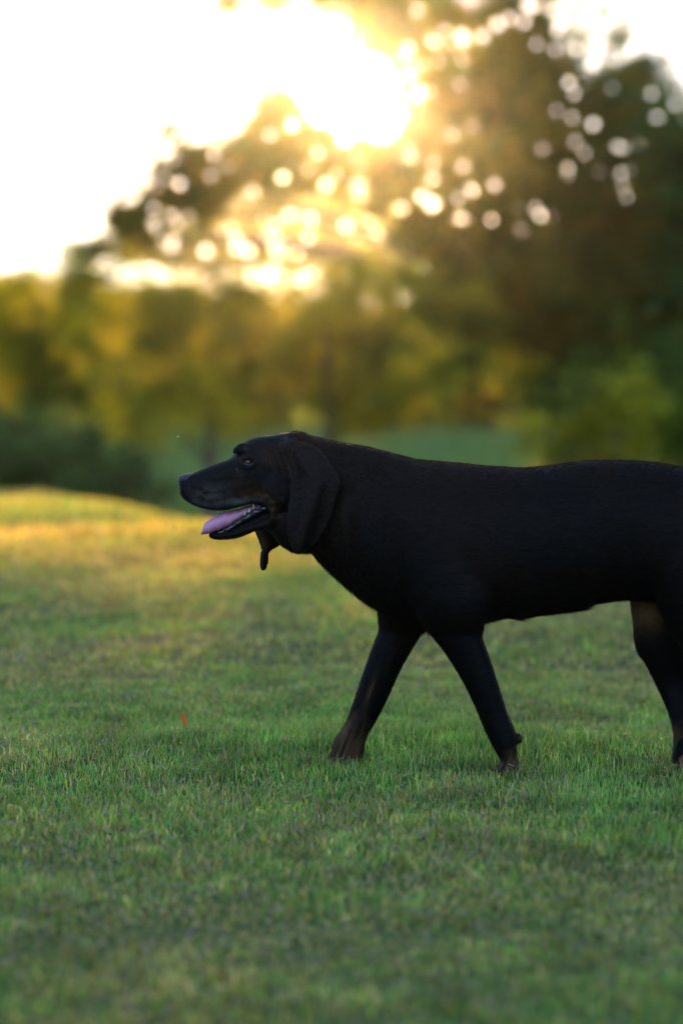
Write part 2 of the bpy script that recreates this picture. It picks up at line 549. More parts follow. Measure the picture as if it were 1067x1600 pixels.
# the big spreading tree the sun shines through
A = [  # px, py, rx, ry, depth r, depth offset, density, gold
    (950, 330, 215, 190, 2.6, 0, 4.2, .10), (1010, 560, 190, 160, 2.2, -1, 3.8, .10), (860, 215, 175, 130, 2.4, 0, 3.2, .12),
    (1130, 440, 170, 230, 2.4, 1, 4.0, .08), (770, 300, 140, 110, 2.2, 0, 3.4, .2), (820, 450, 140, 110, 2.2, -1, 3.6, .18),
    (660, 265, 120, 62, 1.9, 0, 4.6, .35), (520, 256, 105, 45, 1.7, .5, 5.0, .4), (440, 228, 62, 55, 1.2, .5, 5.0, .3), (600, 235, 60, 30, 1.2, .5, 4.0, .4),
    (428, 165, 26, 26, .5, .5, 4.5, .3), (370, 262, 70, 46, 1.2, .3, 5.0, .3), (300, 262, 58, 40, .9, .3, 4.0, .3), (400, 272, 90, 30, 1.0, 0, 4.6, .4),
    (275, 330, 66, 38, 1.1, 0, 4.4, .3), (222, 348, 46, 32, .7, 0, 4.0, .3), (150, 395, 60, 16, .6, 0, 1.8, .3), (196, 318, 10, 20, .3, 0, 3.0, .3), (320, 295, 50, 24, .7, 0, 3.5, .3),
    (262, 212, 36, 18, .5, .3, 1.2, .3), (600, 306, 90, 20, 1.2, 0, 2.6, .4), (700, 340, 60, 50, 1.2, 0, 2.2, .3), (165, 385, 30, 12, .5, 0, 1.2, .3),
    (655, 370, 50, 28, 1.0, -1, 2.0, .3),
    (690, 210, 75, 70, 1.5, 0, 3.6, .4), (760, 130, 120, 66, 1.8, 0, 3.4, .2), (830, 90, 90, 55, 1.5, 0, 3.4, .15),
    (710, 60, 120, 50, 1.5, 0, 3.6, .3), (675, 130, 60, 70, 1.1, 0, 4.2, .4), (630, 10, 90, 34, 1.3, 0, 3.2, .3), (560, -15, 120, 28, 1.3, 0, 3.0, .3), (600, 60, 40, 14, .6, 0, 2.4, .4),
    (760, -60, 200, 60, 2.2, 0, 2.2, .2), (830, 20, 70, 40, 1.2, 0, 2.0, .2), (560, 14, 55, 16, .8, 0, 2.0, .4),
    (360, 6, 26, 14, .4, 0, 2.4, .3), (425, 0, 22, 16, .4, 0, 2.4, .3), (420, -60, 120, 40, 1.4, 0, 1.6, .3),
    (530, 55, 30, 9, .5, 0, 1.8, .4), (1010, 110, 40, 34, .9, 1.0, .8, .15), (960, 40, 40, 30, .7, 1, .7, .15), (1000, 160, 70, 50, 1.2, 1.0, 2.6, .15),
]
rg = np.random.default_rng(5)
GAPS = []
for (cx, cy, sx, sy, m, r0_, r1_) in ((290, 250, 50, 30, 8, .03, .06), (430, 235, 50, 30, 4, .03, .06), (470, 315, 110, 30, 24, .04, .09), (300, 345, 80, 26, 14, .04, .10), (590, 345, 80, 30, 22, .04, .10),
                                (690, 210, 50, 60, 9, .03, .06), (640, 110, 70, 50, 14, .04, .09), (760, 60, 90, 40, 14, .03, .08), (860, 60, 50, 40, 8, .03, .06), (765, 325, 45, 30, 12, .04, .085), (850, 330, 30, 45, 8, .03, .065),
                                (900, 230, 60, 45, 9, .03, .06), (1010, 285, 35, 24, 6, .035, .06), (960, 270, 40, 35, 5, .03, .055), (950, 110, 60, 40, 4, .03, .05), (1030, 165, 30, 20, 4, .03, .05), (620, 230, 40, 30, 6, .025, .05), (560, 250, 60, 30, 6, .02, .045)):
    for _ in range(m):
        GAPS.append((rg.uniform(cx - sx * 1.3, cx + sx * 1.3), rg.uniform(cy - sy * 1.3, cy + sy * 1.3), rg.uniform(r0_, r1_) * 1.0))
tree('spreading_tree', 'large spreading tree with the low sun shining through its crown', 'tree', 905, 52, A, 0.34,
     seed=3, gaps=GAPS, dens_k=3.6, green=(0.023, 0.068, 0.014), gold=(0.30, 0.20, 0.012), fork=0.3, h_main=6.6, leaf=0.09, goldness=.2)

T1 = [(380, 326, 70, 24, 1.2, 0, 2.6, .45), (225, 382, 50, 28, 1.0, 0, 2.3, .4), (290, 370, 55, 32, 1.2, 0, 2.3, .4), (355, 372, 60, 38, 1.2, 0, 2.3, .45), (260, 400, 60, 14, 1.0, 0, 2.0, .4), (330, 410, 80, 16, 1.0, 0, 2.2, .4)]
T2 = [(470, 322, 70, 26, 1.2, 0, 2.6, .45), (560, 325, 65, 26, 1.2, 0, 2.6, .5), (430, 368, 60, 40, 1.2, 0, 2.3, .45), (500, 366, 60, 40, 1.2, 0, 2.2, .5), (565, 372, 60, 40, 1.2, 0, 2.3, .5), (630, 368, 55, 40, 1.2, 0, 2.3, .4), (480, 410, 90, 16, 1.0, 0, 2.2, .4), (590, 408, 80, 16, 1.0, 0, 2.2, .4)]
GR2 = 'thin crowned trees behind the big tree'
GAP2 = [(rg.uniform(200, 670), rg.uniform(310, 402) , rg.uniform(.10, .24)) for _ in range(46)]
tree('thin_tree', 'thin crowned tree whose lacy top shows just under the left end of the big crown', 'tree', 300, 160, T1, 0.22, GR2, seed=14, fork=.5, h_main=10.5, leaf=.22, dens_k=3.4, sig=.42, gaps=GAP2)
tree('thin_tree', 'thin crowned tree whose lacy top shows in the bright gap under the sun', 'tree', 540, 160, T2, 0.24, GR2, seed=15, fork=.5, h_main=10.5, leaf=.22, dens_k=3.4, sig=.42, gaps=GAP2)
GRP = 'smaller trees with hanging yellow green branches below the big tree'
B1 = [(60, 490, 105, 62, 1.0, 0, 3.2, 0.47), (150, 470, 95, 48, 0.8, 0, 2.6, 0.57), (110, 575, 120, 62, 0.9, 0, 3.2, 0.47), (185, 640, 62, 45, 0.6, -.5, 2.6, 0.72),
      (40, 600, 70, 60, 0.7, 0, 2.8, 0.52), (-60, 540, 90, 90, 0.9, 0, 3.0, 0.42), (130, 412, 60, 16, 0.4, 0, 1.1, 0.52), (60, 425, 40, 12, 0.4, 0, 1.0, 0.52), (195, 398, 24, 22, 0.2, 0, .9, 0.52)]
B2 = [(270, 488, 120, 58, 1.1, 0, 3.2, 0.52), (380, 490, 110, 56, 1.1, 0, 3.2, 0.52), (300, 575, 110, 62, 1.0, 0, 3.4, 0.52), (250, 640, 70, 48, 0.7, -.6, 2.8, 0.77),
      (400, 575, 90, 60, 0.9, 0, 3.2, 0.47), (385, 655, 60, 28, .5, -.6, 2.8, 0.87), (250, 680, 60, 22, .5, -.6, 2.0, 0.8), (300, 447, 90, 18, 0.6, 0, 1.8, 0.52), (430, 447, 80, 18, 0.6, 0, 1.6, 0.52)]
B3 = [(520, 502, 105, 70, 1.1, 0, 3.3, 0.52), (620, 480, 95, 72, 1.1, 0, 3.3, 0.57), (520, 590, 95, 66, 0.9, 0, 3.3, 0.47), (610, 590, 90, 56, 0.8, -.5, 3.0, 0.42),
      (700, 500, 90, 66, 1.0, 0, 3.2, 0.42), (690, 585, 90, 50, 0.8, -.6, 2.8, 0.37), (560, 440, 80, 22, 0.6, 0, 1.4, 0.62), (560, 655, 55, 30, 0.5, -.5, 2.4, 0.52)]
tree('small_tree', 'small yellow green tree at the left edge above the dark bushes', 'tree', 60, 49.5, B1, 0.13, GRP, seed=4, dens_k=1.5, leaf=.085, h_main=3.0)
tree('small_tree', 'small tree with golden hanging branches left of the dog and above its nose', 'tree', 330, 50, B2, 0.15, GRP, seed=5, dens_k=1.5, leaf=.085, h_main=3.2)
tree('small_tree', 'small yellow green tree above the neck of the dog, before the big tree', 'tree', 505, 49.2, B3, 0.16, GRP, seed=6, dens_k=1.5, leaf=.085, h_main=3.2)
D = [(880, 660, 52, 30, .8, 0, 2.4, .45), (840, 690, 40, 26, .7, -.3, 2.2, .4), (940, 640, 50, 34, .8, 0, 2.6, .4), (960, 700, 60, 30, .8, 0, 2.6, .4), (1030, 660, 60, 50, 1.0, 0, 3.0, .3), (905, 590, 34, 26, .6, 0, 1.6, .35),
     (860, 620, 30, 22, .5, 0, 1.5, .35), (990, 600, 50, 34, .8, 0, 2.2, .4), (1050, 740, 80, 46, 1.1, 0, 3.0, .2), (900, 725, 60, 26, .8, 0, 2.6, .35), (1130, 650, 70, 90, 1.2, 0, 3.2, .1)]
tree('shrub', 'yellow flecked leafy shrub behind the back of the dog at the right edge', 'shrub', 960, 36, D, 0.06, 'shrubs at the valley edge', seed=7, leaf=.075, h_main=0.6, dens_k=1.5, green=(0.022, 0.060, 0.010))
C1 = [(50, 700, 90, 48, 1.3, 0, 3.2, .05), (-40, 700, 80, 60, 1.3, 0, 3.2, .05), (120, 720, 75, 46, 1.1, 0, 3.0, .05), (30, 745, 110, 30, 1.0, 0, 3.0, .05), (60, 655, 50, 20, .8, 0, 1.8, .1)]
C2 = [(190, 745, 50, 36, .9, 0, 2.8, .05), (150, 765, 70, 24, .9, 0, 2.8, .05), (250, 775, 34, 20, .6, 0, 2.2, .05), (200, 700, 28, 20, .5, 0, 1.6, .05)]
dk = dict(green=(0.050, 0.080, 0.026), gold=(0.14, 0.14, 0.05), dens_k=1.5)
tree('shrub', 'large dark shrub low at the left edge beyond the sunlit grass', 'shrub', 50, 40, C1, 0.07, 'shrubs at the valley edge', seed=8, leaf=.07, h_main=-.5, **dk)
tree('shrub', 'smaller dark shrub between the large dark shrub and the nose of the dog', 'shrub', 190, 38, C2, 0.05, 'shrubs at the valley edge', seed=9, leaf=.07, h_main=-.7, **dk)
E_ = [(1010, 560, 190, 150, 2.5, 0, 4.0, .05), (1180, 480, 170, 200, 2.5, 0, 4.0, .05), (880, 560, 110, 90, 2.0, 0, 3.2, .1), (1080, 300, 120, 100, 2.0, 0, 3.4, .05)]
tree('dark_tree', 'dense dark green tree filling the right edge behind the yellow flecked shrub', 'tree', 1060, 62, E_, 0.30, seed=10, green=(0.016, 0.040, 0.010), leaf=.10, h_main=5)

# far wood across the valley, one mass added to shade the meadow
rw = np.random.default_rng(21)
wc = []
for i in range(46):
    wx = -160 + i * 31 + rw.normal(0, 8)
    top = 452 + rw.uniform(-14, 16) + 10 * math.sin(i * 1.1) + (0 if wx > 250 else -8)
    wc.append((wx, (top + 664) / 2, rw.uniform(34, 48), (664 - top) / 2 / 1.1, 4.0, rw.uniform(-6, 6), 1.5, rw.uniform(0, .25)))
wm = leaves(rw, wc, 122, 0.34, green=(0.030, 0.040, 0.018), gold=(0.12, 0.075, 0.03), sig=0.5)
tag(link('woods', wm, M_leaf), 'distant belt of woodland across the valley behind all the trees, added to shade the meadow', 'woods', kind='stuff')

# ------------------------------------------------------------------ dog
DY = 5.10


def sec_x(rows, Yc, n=2.3, k=36, low=None):
    """vertical cross sections along the image x axis; rows: px, top, bottom, half width m"""
    R = []
    for px, t, b, hw in rows:
        T = np.array(U(px, t, Yc)); B = np.array(U(px, b, Yc)); c = (T + B) / 2; hz = (T[2] - B[2]) / 2
        th = np.linspace(0, 2 * math.pi, k, endpoint=False)
        cs, sn = np.cos(th), np.sin(th)
        yy = np.sign(cs) * np.abs(cs) ** (2 / n) * hw; zz = np.sign(sn) * np.abs(sn) ** (2 / n) * hz
        R.append(np.stack([np.full(k, T[0]), Yc + yy, c[2] + zz], 1))
    return np.array(R)


def sec_z(rows, n=2.2, k=28):
    """horizontal sections down a limb; rows: py, px front, px back, half width m, Y"""
    R = []
    for py, f, b, hw, Yc in rows:
        A_ = np.array(U(f, py, Yc)); B = np.array(U(b, py, Yc)); c = (A_ + B) / 2; hx = (B[0] - A_[0]) / 2
        th = np.linspace(0, 2 * math.pi, k, endpoint=False)
        cs, sn = np.cos(th), np.sin(th)
        xx = np.sign(cs) * np.abs(cs) ** (2 / n) * hx; yy = np.sign(sn) * np.abs(sn) ** (2 / n) * hw
        R.append(np.stack([c[0] + xx, Yc + yy, np.full(k, c[2])], 1))
    return np.array(R)


def dens(rows, m=4):
    """cubic-smooth rows"""
    a = np.array(rows, float); n = len(a); out = []
    for i in range(n - 1):
        p0 = a[max(i - 1, 0)]; p1 = a[i]; p2 = a[i + 1]; p3 = a[min(i + 2, n - 1)]
        for j in range(m):
            t = j / m
            out.append(0.5 * ((2 * p1) + (-p0 + p2) * t + (2 * p0 - 5 * p1 + 4 * p2 - p3) * t * t + (-p0 + 3 * p1 - 3 * p2 + p3) * t ** 3))
    out.append(a[-1])
    return out


def ball(mb, c, r, k=16, m=10):
    th = np.linspace(0.12, math.pi - 0.12, m); ph = np.linspace(0, 2 * math.pi, k, endpoint=False)
    R = np.zeros((m, k, 3))
    for i, t in enumerate(th):
        R[i] = np.stack([c[0] + r[0] * math.sin(t) * np.cos(ph), c[1] + r[1] * math.sin(t) * np.sin(ph), c[2] + r[2] * math.cos(t) * np.ones(k)], 1)
    mb.rings(R)


mb = MB()
torso = [(430, 690, 790, .060), (450, 682, 835, .075), (470, 677, 852, .078), (485, 681, 863, .080), (507, 686, 885, .084), (530, 691, 907, .092),
         (562, 696, 934, .112), (585, 701, 950, .120), (623, 711, 965, .130), (650, 718, 972, .136), (689, 721.6, 975, .143), (727, 725, 974, .148),
         (755, 728, 972, .150), (788, 730, 964, .150), (810, 731.5, 966, .150), (832, 730.5, 961, .148), (865, 727, 957, .144), (905, 721, 952, .138), (916, 720.3, 949, .136),
         (924, 720, 943.5, .134), (953, 719.3, 938, .130), (989, 720, 936, .129), (1030, 723.5, 938, .130), (1067, 730.4, 942, .132), (1110, 742, 945, .130), (1150, 758, 935, .122), (1185, 785, 910, .10), (1208, 820, 880, .055)]
mb.rings(sec_x(dens(torso, 4), DY, 2.25, 44))
# upper head and muzzle
head = [(281.5, 750, 770, .010), (284, 745, 776, .018), (289, 743, 781, .023), (297, 741, 786.5, .028), (308, 737, 791.5, .032), (325, 729.5, 796, .036), (342, 723, 798, .039),
        (357, 718, 796.5, .042), (366, 711, 794, .046), (372, 702, 792.5, .050), (384, 690, 789.5, .056), (400, 682.5, 788, .063), (417, 680.5, 795, .069), (429, 679, 803, .073),
        (440, 677, 812, .077), (455, 675, 822, .079), (470, 675.2, 830, .077), (485, 681, 830, .072), (505, 690, 820, .07), (520, 700, 800, .05)]
mb.rings(sec_x(dens(head, 4), DY, 2.5, 40))
# lower jaw and throat
jaw = [(326.5, 834.5, 838, .006), (329, 832, 841, .012), (335, 830, 842.5, .017), (344, 828, 843.5, .022), (362, 821, 842.5, .027), (374, 812.5, 840, .031), (388, 804, 834.5, .036), (402, 797, 829, .042),
       (415, 791, 828, .050), (425, 786, 836, .056), (436, 780, 850, .062), (448, 772, 859, .068), (464, 765, 864, .074), (485, 758, 862, .078), (505, 755, 860, .07)]
mb.rings(sec_x(dens(jaw, 3), DY, 2.4, 32))
# brow bumps and cheek
for s in (-1, 1):
    c = U(381, 703, DY + s * 0.036); ball(mb, c, (.020, .013, .015))
    c = U(436, 765, DY + s * 0.062); ball(mb, c, (.035, .018, .045))
c = U(368, 705, DY + .034); ball(mb, c, (.006, .008, .009))
# lips: soft flews hanging along the upper jaw
for s in (-1, 1):
    P = [U(x, y, DY + s * w) for x, y, w in ((300, 784, .022), (325, 792, .030), (350, 791.5, .036), (372, 787, .041), (392, 782, .048), (410, 783, .056), (424, 794, .060), (428, 808, .060), (420, 818, .054), (404, 822, .044), (385, 829, .034), (365, 836, .026), (345, 839, .019))]
    mb.tube(dens(P, 3), np.interp(np.linspace(0, 1, 37), [0, .2, .5, .62, .8, 1], [.005, .008, .009, .010, .007, .004]), 10)


def ear(rows, Ys, thick, fold, seedp=0.0):
    """hanging ear: rows py, px front, px back; Ys = outward Y per row; closed thin sheet with folds"""
    rr = dens([(a, b, c, y) for (a, b, c), y in zip(rows, Ys)], 4)
    k = 22; R = []
    for i, (py, xf, xb, Y) in enumerate(rr):
        u = np.linspace(0, 1, k)
        v = i / len(rr)
        wav = fold * (np.sin(u * 7.5 + 2.2 * v + seedp) * 0.5 + np.sin(u * 13 - 3 * v) * 0.2) * (0.3 + v)
        wav += -0.012 * np.exp(-((u - 0.06) / 0.10) ** 2) * math.exp(-((v - .28) / .3) ** 2) * np.sign(thick) * -1
        edge = np.sin(np.clip(u, 0.0, 1) * math.pi) ** 0.35
        pts_o = []; pts_i = []
        for j in range(k):
            x, _, z = U(xf + (xb - xf) * u[j], py, Y)
            yo = Y + wav[j] - thick * 0.5 * edge[j]; yi = Y + wav[j] + thick * 0.5 * edge[j]
            pts_o.append((x, yo, z)); pts_i.append((x, yi, z))
        R.append(pts_o + pts_i[::-1])
    return np.array(R)


near_rows = [(684, 440, 468), (692, 434, 485), (700, 431.5, 500), (712, 437, 512), (725, 443, 521), (738, 447, 532), (750, 450, 538), (765, 451, 536), (780, 449.5, 531), (795, 447.5, 526), (810, 446, 520),
             (828, 446, 511), (843, 449, 501), (855, 454, 490), (862, 459, 482), (866.5, 463, 474)]
near_Y = [5.045, 5.020, 5.006, 4.997, 4.991, 4.987, 4.984, 4.983, 4.983, 4.984, 4.986, 4.989, 4.993, 4.997, 5.000, 5.002]
mb.rings(ear(near_rows, near_Y, .0085, .021))
far_rows = [(690, 440, 475), (710, 438, 495), (740, 432, 500), (780, 412, 485), (805, 396, 462), (820, 394, 452), (833, 397, 446), (845, 402, 442), (852, 404.5, 438), (858, 406.5, 430), (864, 406.5, 421), (872, 405, 420.5), (880, 405, 420), (887, 406, 417.5), (892.5, 409.5, 414.5)]
far_Y = [5.155, 5.19, 5.205, 5.208, 5.205, 5.20, 5.195, 5.19, 5.185, 5.18, 5.172, 5.168, 5.165, 5.163, 5.16]
mb.rings(ear(far_rows, far_Y, .009, .004, 1.0))

FY, NY = 5.19, 5.01
far_fore = [(880, 610, 720, .050, 5.16), (930, 592, 700, .052, 5.17), (957, 589, 688, .050, 5.18), (972, 590.5, 676, .047, 5.185), (985, 591.5, 663, .044, FY), (1012, 581.5, 645, .040, FY), (1050, 568, 624, .036, FY), (1094, 553, 604, .032, FY),
            (1127, 541, 587, .031, FY), (1143, 531, 577, .031, FY), (1158, 521.5, 571, .032, FY), (1176, 517, 568, .033, FY), (1190, 508, 566, .038, FY), (1199, 498, 565, .042, FY), (1206, 500, 562, .038, FY)]
mb.rings(sec_z(dens(far_fore, 3)))
near_fore = [(800, 600, 740, .045, 5.03), (850, 610, 765, .05, 5.01), (900, 625, 772, .052, 5.0), (940, 641, 766, .052, 4.995), (972, 658, 756.5, .048, 5.0), (985, 667, 756.5, .046, NY), (995, 675, 752.5, .044, NY), (1023, 697, 763, .040, NY), (1067, 724, 777, .035, NY),
             (1111, 745, 791, .031, NY), (1138, 756, 803, .031, NY), (1155, 764, 807, .031, NY), (1175, 774.5, 806, .030, NY), (1190, 782, 809, .031, NY), (1203, 768, 812, .038, NY), (1216, 748, 814, .042, NY), (1228, 744, 812, .040, NY)]
mb.rings(sec_z(dens(near_fore, 3)))
c = U(811, 1154, NY); ball(mb, c, (.0075, .010, .0105))
far_hind = [(800, 990, 1150, .05, 5.16), (880, 984, 1140, .062, 5.17), (935, 983.5, 1115, .060, 5.175), (967, 988, 1100, .054, 5.18), (1000, 990.5, 1085, .046, 5.18), (1022, 996, 1080, .042, 5.18), (1033, 1005, 1082, .040, 5.18),
            (1066, 1022, 1093, .034, 5.18), (1105, 1040, 1112, .029, 5.16), (1132, 1048.5, 1104, .027, 5.14), (1154, 1052, 1098, .027, 5.12), (1184, 1049.5, 1096, .028, 5.10), (1200, 1052, 1098, .029, 5.06), (1212, 1052, 1098, .034, 5.04), (1222, 1030, 1096, .038, 5.03)]
mb.rings(sec_z(dens(far_hind, 3)))
near_hind = [(780, 1020, 1200, .05, 5.06), (840, 1008, 1205, .062, 5.03), (900, 1014, 1200, .062, 5.02), (960, 1034, 1190, .058, 5.02), (1010, 1060, 1178, .05, 5.02), (1050, 1085, 1176, .04, 5.02), (1090, 1112, 1192, .032, 5.02), (1125, 1135, 1200, .029, 5.02),
             (1170, 1145, 1192, .027, 5.02), (1205, 1138, 1192, .033, 5.02), (1219, 1116, 1194, .040, 5.02), (1229, 1112, 1192, .038, 5.02)]
mb.rings(sec_z(dens(near_hind, 3)))
mb.tube(dens([U(1175, 790, DY), U(1215, 800, DY), U(1255, 770, DY), U(1285, 715, DY), U(1298, 650, DY), U(1290, 595, DY)], 4), np.linspace(.028, .007, 21), 14)

# toes of the four paws
for (x0_, pyf, Yp) in ((503, 1199, FY), (753, 1220, NY), (1036, 1217, 5.035), (1118, 1222, 5.02)):
    for k_, dy in enumerate((-.028, -.010, .010, .028)):
        ball(mb, U(x0_ + (5 if abs(dy) > .02 else 0), pyf, Yp + dy), (.016, .0105, .012))
raw = mb.mesh('dog_raw')
tmp = bpy.data.objects.new('dog_raw', raw); COL.objects.link(tmp)
rm = tmp.modifiers.new('r', 'REMESH'); rm.mode = 'VOXEL'; rm.voxel_size = 0.0034
sm = tmp.modifiers.new('s', 'SMOOTH'); sm.factor = 0.5; sm.iterations = 4
dg = bpy.context.evaluated_depsgraph_get()
body_me = bpy.data.meshes.new_from_object(tmp.evaluated_get(dg))
bpy.data.objects.remove(tmp)
body_me.name = 'dog_body'
nv = len(body_me.vertices)
co = np.zeros(nv * 3, np.float32); body_me.vertices.foreach_get('co', co); co = co.reshape(-1, 3).astype(float)
ed = np.zeros(len(body_me.edges) * 2, np.int32); body_me.edges.foreach_get('vertices', ed); ed = ed.reshape(-1, 2)
deg = np.bincount(ed.ravel(), minlength=nv)[:, None]


def Pix(P):
    """world points -> photo pixels"""
    v = P - np.array([0, 0, CAM_H])
    fw = v[:, 1] * math.cos(PITCH) - v[:, 2] * math.sin(PITCH); up = v[:, 1] * math.sin(PITCH) + v[:, 2] * math.cos(PITCH)
    return 533.5 + v[:, 0] / fw * F, 800 - up / fw * F


def gs(px, py, cx, cy, sx, sy):
    return np.exp(-((px - cx) / sx) ** 2 - ((py - cy) / sy) ** 2)


px_, py_ = Pix(co)
# soften the joins of legs and trunk
wgt = np.clip(gs(px_, py_, 700, 900, 90, 75) + gs(px_, py_, 625, 950, 45, 30) + gs(px_, py_, 1070, 900, 90, 60) + gs(px_, py_, 480, 800, 30, 60) * 0.0 + gs(px_, py_, 560, 800, 45, 80), 0, 1)[:, None]
silh = 1.0
for _ in range(60):
    acc = np.zeros_like(co)
    np.add.at(acc, ed[:, 0], co[ed[:, 1]]); np.add.at(acc, ed[:, 1], co[ed[:, 0]])
    new = co + (acc / deg - co) * 0.6 * wgt
    co = new
# muscle relief and eye socket
body_me.vertices.foreach_set('co', co.astype(np.float32).ravel()); body_me.update()
nr = np.zeros(nv * 3, np.float32); body_me.vertices.foreach_get('normal', nr); nr = nr.reshape(-1, 3)
px_, py_ = Pix(co)
side = np.abs(nr[:, 1])
rel = (0.012 * gs(px_, py_, 680, 850, 40, 80) - 0.007 * gs(px_, py_, 770, 830, 18, 90) + 0.006 * gs(px_, py_, 640, 800, 30, 60)
       + 0.010 * gs(px_, py_, 1080, 860, 50, 70) - 0.006 * gs(px_, py_, 985, 860, 30, 60)
       - 0.008 * gs(px_, py_, 590, 800, 16, 90) + 0.0012 * np.sin(px_ / 9.0) * gs(px_, py_, 860, 850, 80, 60))
rel = rel * side
rel += 0.0004 * vnoise(px_ / 14, py_ / 9, 50) * (side > .2)
ringd = np.sqrt(((px_ - 388) / 8.0) ** 2 + ((py_ - 722) / 5.2) ** 2)
rel += -0.0065 * np.exp(-(ringd / 0.85) ** 4) * side * (co[:, 1] < 5.1) + 0.0022 * np.exp(-((ringd - 1.5) / 0.45) ** 2) * side
def groove(pts, wd, dp):
    out = np.zeros(nv)
    for (a_, b_2), (c_, d_2) in zip(pts[:-1], pts[1:]):
        for q_ in np.linspace(0, 1, 7):
            out = np.maximum(out, gs(px_, py_, a_ + (c_ - a_) * q_, b_2 + (d_2 - b_2) * q_, wd, wd))
    return -dp * out
nearside = (co[:, 1] < 5.1) * side
rel += nearside * (groove(((424, 690), (428, 720), (436, 745), (440, 775)), 3.5, .0035) + groove(((402, 770), (418, 772), (430, 786), (434, 806)), 2.6, .0025)
                   + groove(((436, 790), (428, 815), (424, 832)), 3, .003) + groove(((446, 790), (440, 820), (444, 845)), 3, .003)
                   + groove(((455, 705), (466, 740), (468, 790), (462, 830)), 4, .0035) + groove(((500, 720), (512, 755), (500, 800), (484, 840)), 5, .004)
                   + groove(((476, 712), (488, 740), (486, 770)), 4, .003) + groove(((398, 712), (402, 724), (396, 736)), 2.5, .002) + groove(((300, 762), (320, 772), (350, 772)), 3, .0015))
rel += -0.004 * gs(px_, py_, 372, 735, 8, 14) * side - 0.003 * gs(px_, py_, 345, 752, 30, 8) * side
co = co + nr * rel[:, None]
body_me.vertices.foreach_set('co', co.astype(np.float32).ravel()); body_me.update()
px_, py_ = Pix(co)


def coat(px, py, Y, P=None):
    """the coat's own colours: black with tan lower legs, thighs and lips, grey muzzle; plus painted sheen on head and ear"""
    n = len(px)
    c = np.tile(np.array([0.0020, 0.0018, 0.0018]), (n, 1))
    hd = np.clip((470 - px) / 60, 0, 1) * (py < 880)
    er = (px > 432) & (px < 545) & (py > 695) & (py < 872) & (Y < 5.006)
    c = c * (1 + 0.9 * hd + 1.0 * er)[:, None]  # head and ear lightened: sheen of the short hair painted into the colour
    tan = np.array([0.16, 0.078, 0.032])
    nz = vnoise(px / 7, py / 7, 60) * 0.25 + vnoise(px / 2.2, py / 2.2, 61) * 0.2
    w = np.zeros(n)
    sm_ = lambda a, b, x: np.clip((x - a) / (b - a), 0, 1)
    farfore = (Y > 5.1) & (px < 720) & (px > 480)
    w = np.maximum(w, farfore * sm_(1095, 1160, py + nz * 50 - (px - 550) * 0.9) * 0.36)
    w = np.maximum(w, farfore * sm_(1020, 1060, py) * gs(px, py, 575 - (py - 1090) * 0.35, 1090, 5, 60) * 0.18)
    nearfore = (Y < 5.08) & (px < 900) & (px > 700)
    w = np.maximum(w, nearfore * sm_(1165, 1195, py + nz * 30 + (px - 795) * 0.6) * 0.28)
    w = np.maximum(w, nearfore * sm_(1100, 1135, py) * sm_(0, 12, px - (790 + (py - 1120) * 0.35)) * 0.3)
    farhind = (Y > 5.1) & (px > 970)
    w = w * np.clip(0.75 + 0.8 * vnoise((px + py * 0.38) / 4.5, py / 30, 63), 0.1, 1.6)
    w = np.maximum(w, farhind * gs(px, py, 1005, 955, 34, 26) * sm_(-1, .2, nz) * 0.95)
    w = np.maximum(w, farhind * sm_(1120, 1160, py + nz * 30) * 0.28)
    w = np.maximum(w, (Y < 5.08) * (px > 1060) * sm_(1120, 1160, py + nz * 30) * 0.6)
    lip = np.zeros(n)
    for (x, y, s, k) in ((392, 768, 12, .35), (404, 770, 8, .6), (414, 775, 8, .6), (423, 784, 7, .6), (428, 795, 7, .55), (432, 808, 7, .35), (378, 772, 12, .3), (350, 778, 16, .18), (384, 701, 5, .3)):
        lip = np.maximum(lip, gs(px, py, x, y, s, 4.5) * k)
    w = np.maximum(w, np.clip(lip * (1 + nz * 1.5), 0, 1) * 0.32 * (px < 445) * (np.abs(Y - 5.1) < .085))
    c = c * (1 - w[:, None]) + tan * w[:, None]
    gr = np.clip((gs(px, py, 325, 775, 30, 14) + 0.8 * gs(px, py, 375, 783, 22, 7)) * (0.55 + 1.5 * nz), 0, 1) * 0.55 * (px < 440)
    c = c * (1 - gr[:, None]) + np.array([0.075, 0.068, 0.060]) * gr[:, None]
    return c


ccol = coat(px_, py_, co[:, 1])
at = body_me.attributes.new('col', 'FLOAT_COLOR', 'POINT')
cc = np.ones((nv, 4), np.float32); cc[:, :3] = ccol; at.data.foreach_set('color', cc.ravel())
body_me.polygons.foreach_set('use_smooth', np.ones(len(body_me.polygons), dtype=bool))

M_coat, n_, l_ = mat('dog_coat')
b_ = n_['Principled BSDF']
at_ = n_.new('ShaderNodeAttribute'); at_.attribute_name = 'col'
l_.new(at_.outputs['Color'], b_.inputs['Base Color'])
b_.inputs['Roughness'].default_value = 0.50
b_.inputs['Specular IOR Level'].default_value = 0.065
b_.inputs['Sheen Weight'].default_value = 0.0
tn = n_.new('ShaderNodeTexNoise'); tn.inputs['Scale'].default_value = 60; tn.inputs['Detail'].default_value = 6
mp = n_.new('ShaderNodeMapping'); mp.inputs['Scale'].default_value = (1, 4, 4)
tcx = n_.new('ShaderNodeTexCoord'); l_.new(tcx.outputs['Object'], mp.inputs[0]); l_.new(mp.outputs[0], tn.inputs['Vector'])
bp = n_.new('ShaderNodeBump'); bp.inputs['Strength'].default_value = 0.3; bp.inputs['Distance'].default_value = 0.002
l_.new(tn.outputs['Fac'], bp.inputs['Height']); l_.new(bp.outputs[0], b_.inputs['Normal'])

dog = empty('dog', (0.55, DY, 0))
tag(dog, 'black hound with long hanging ears walking to the left across the lawn, tongue out', 'dog')
body = link('body', body_me, M_coat, dog)

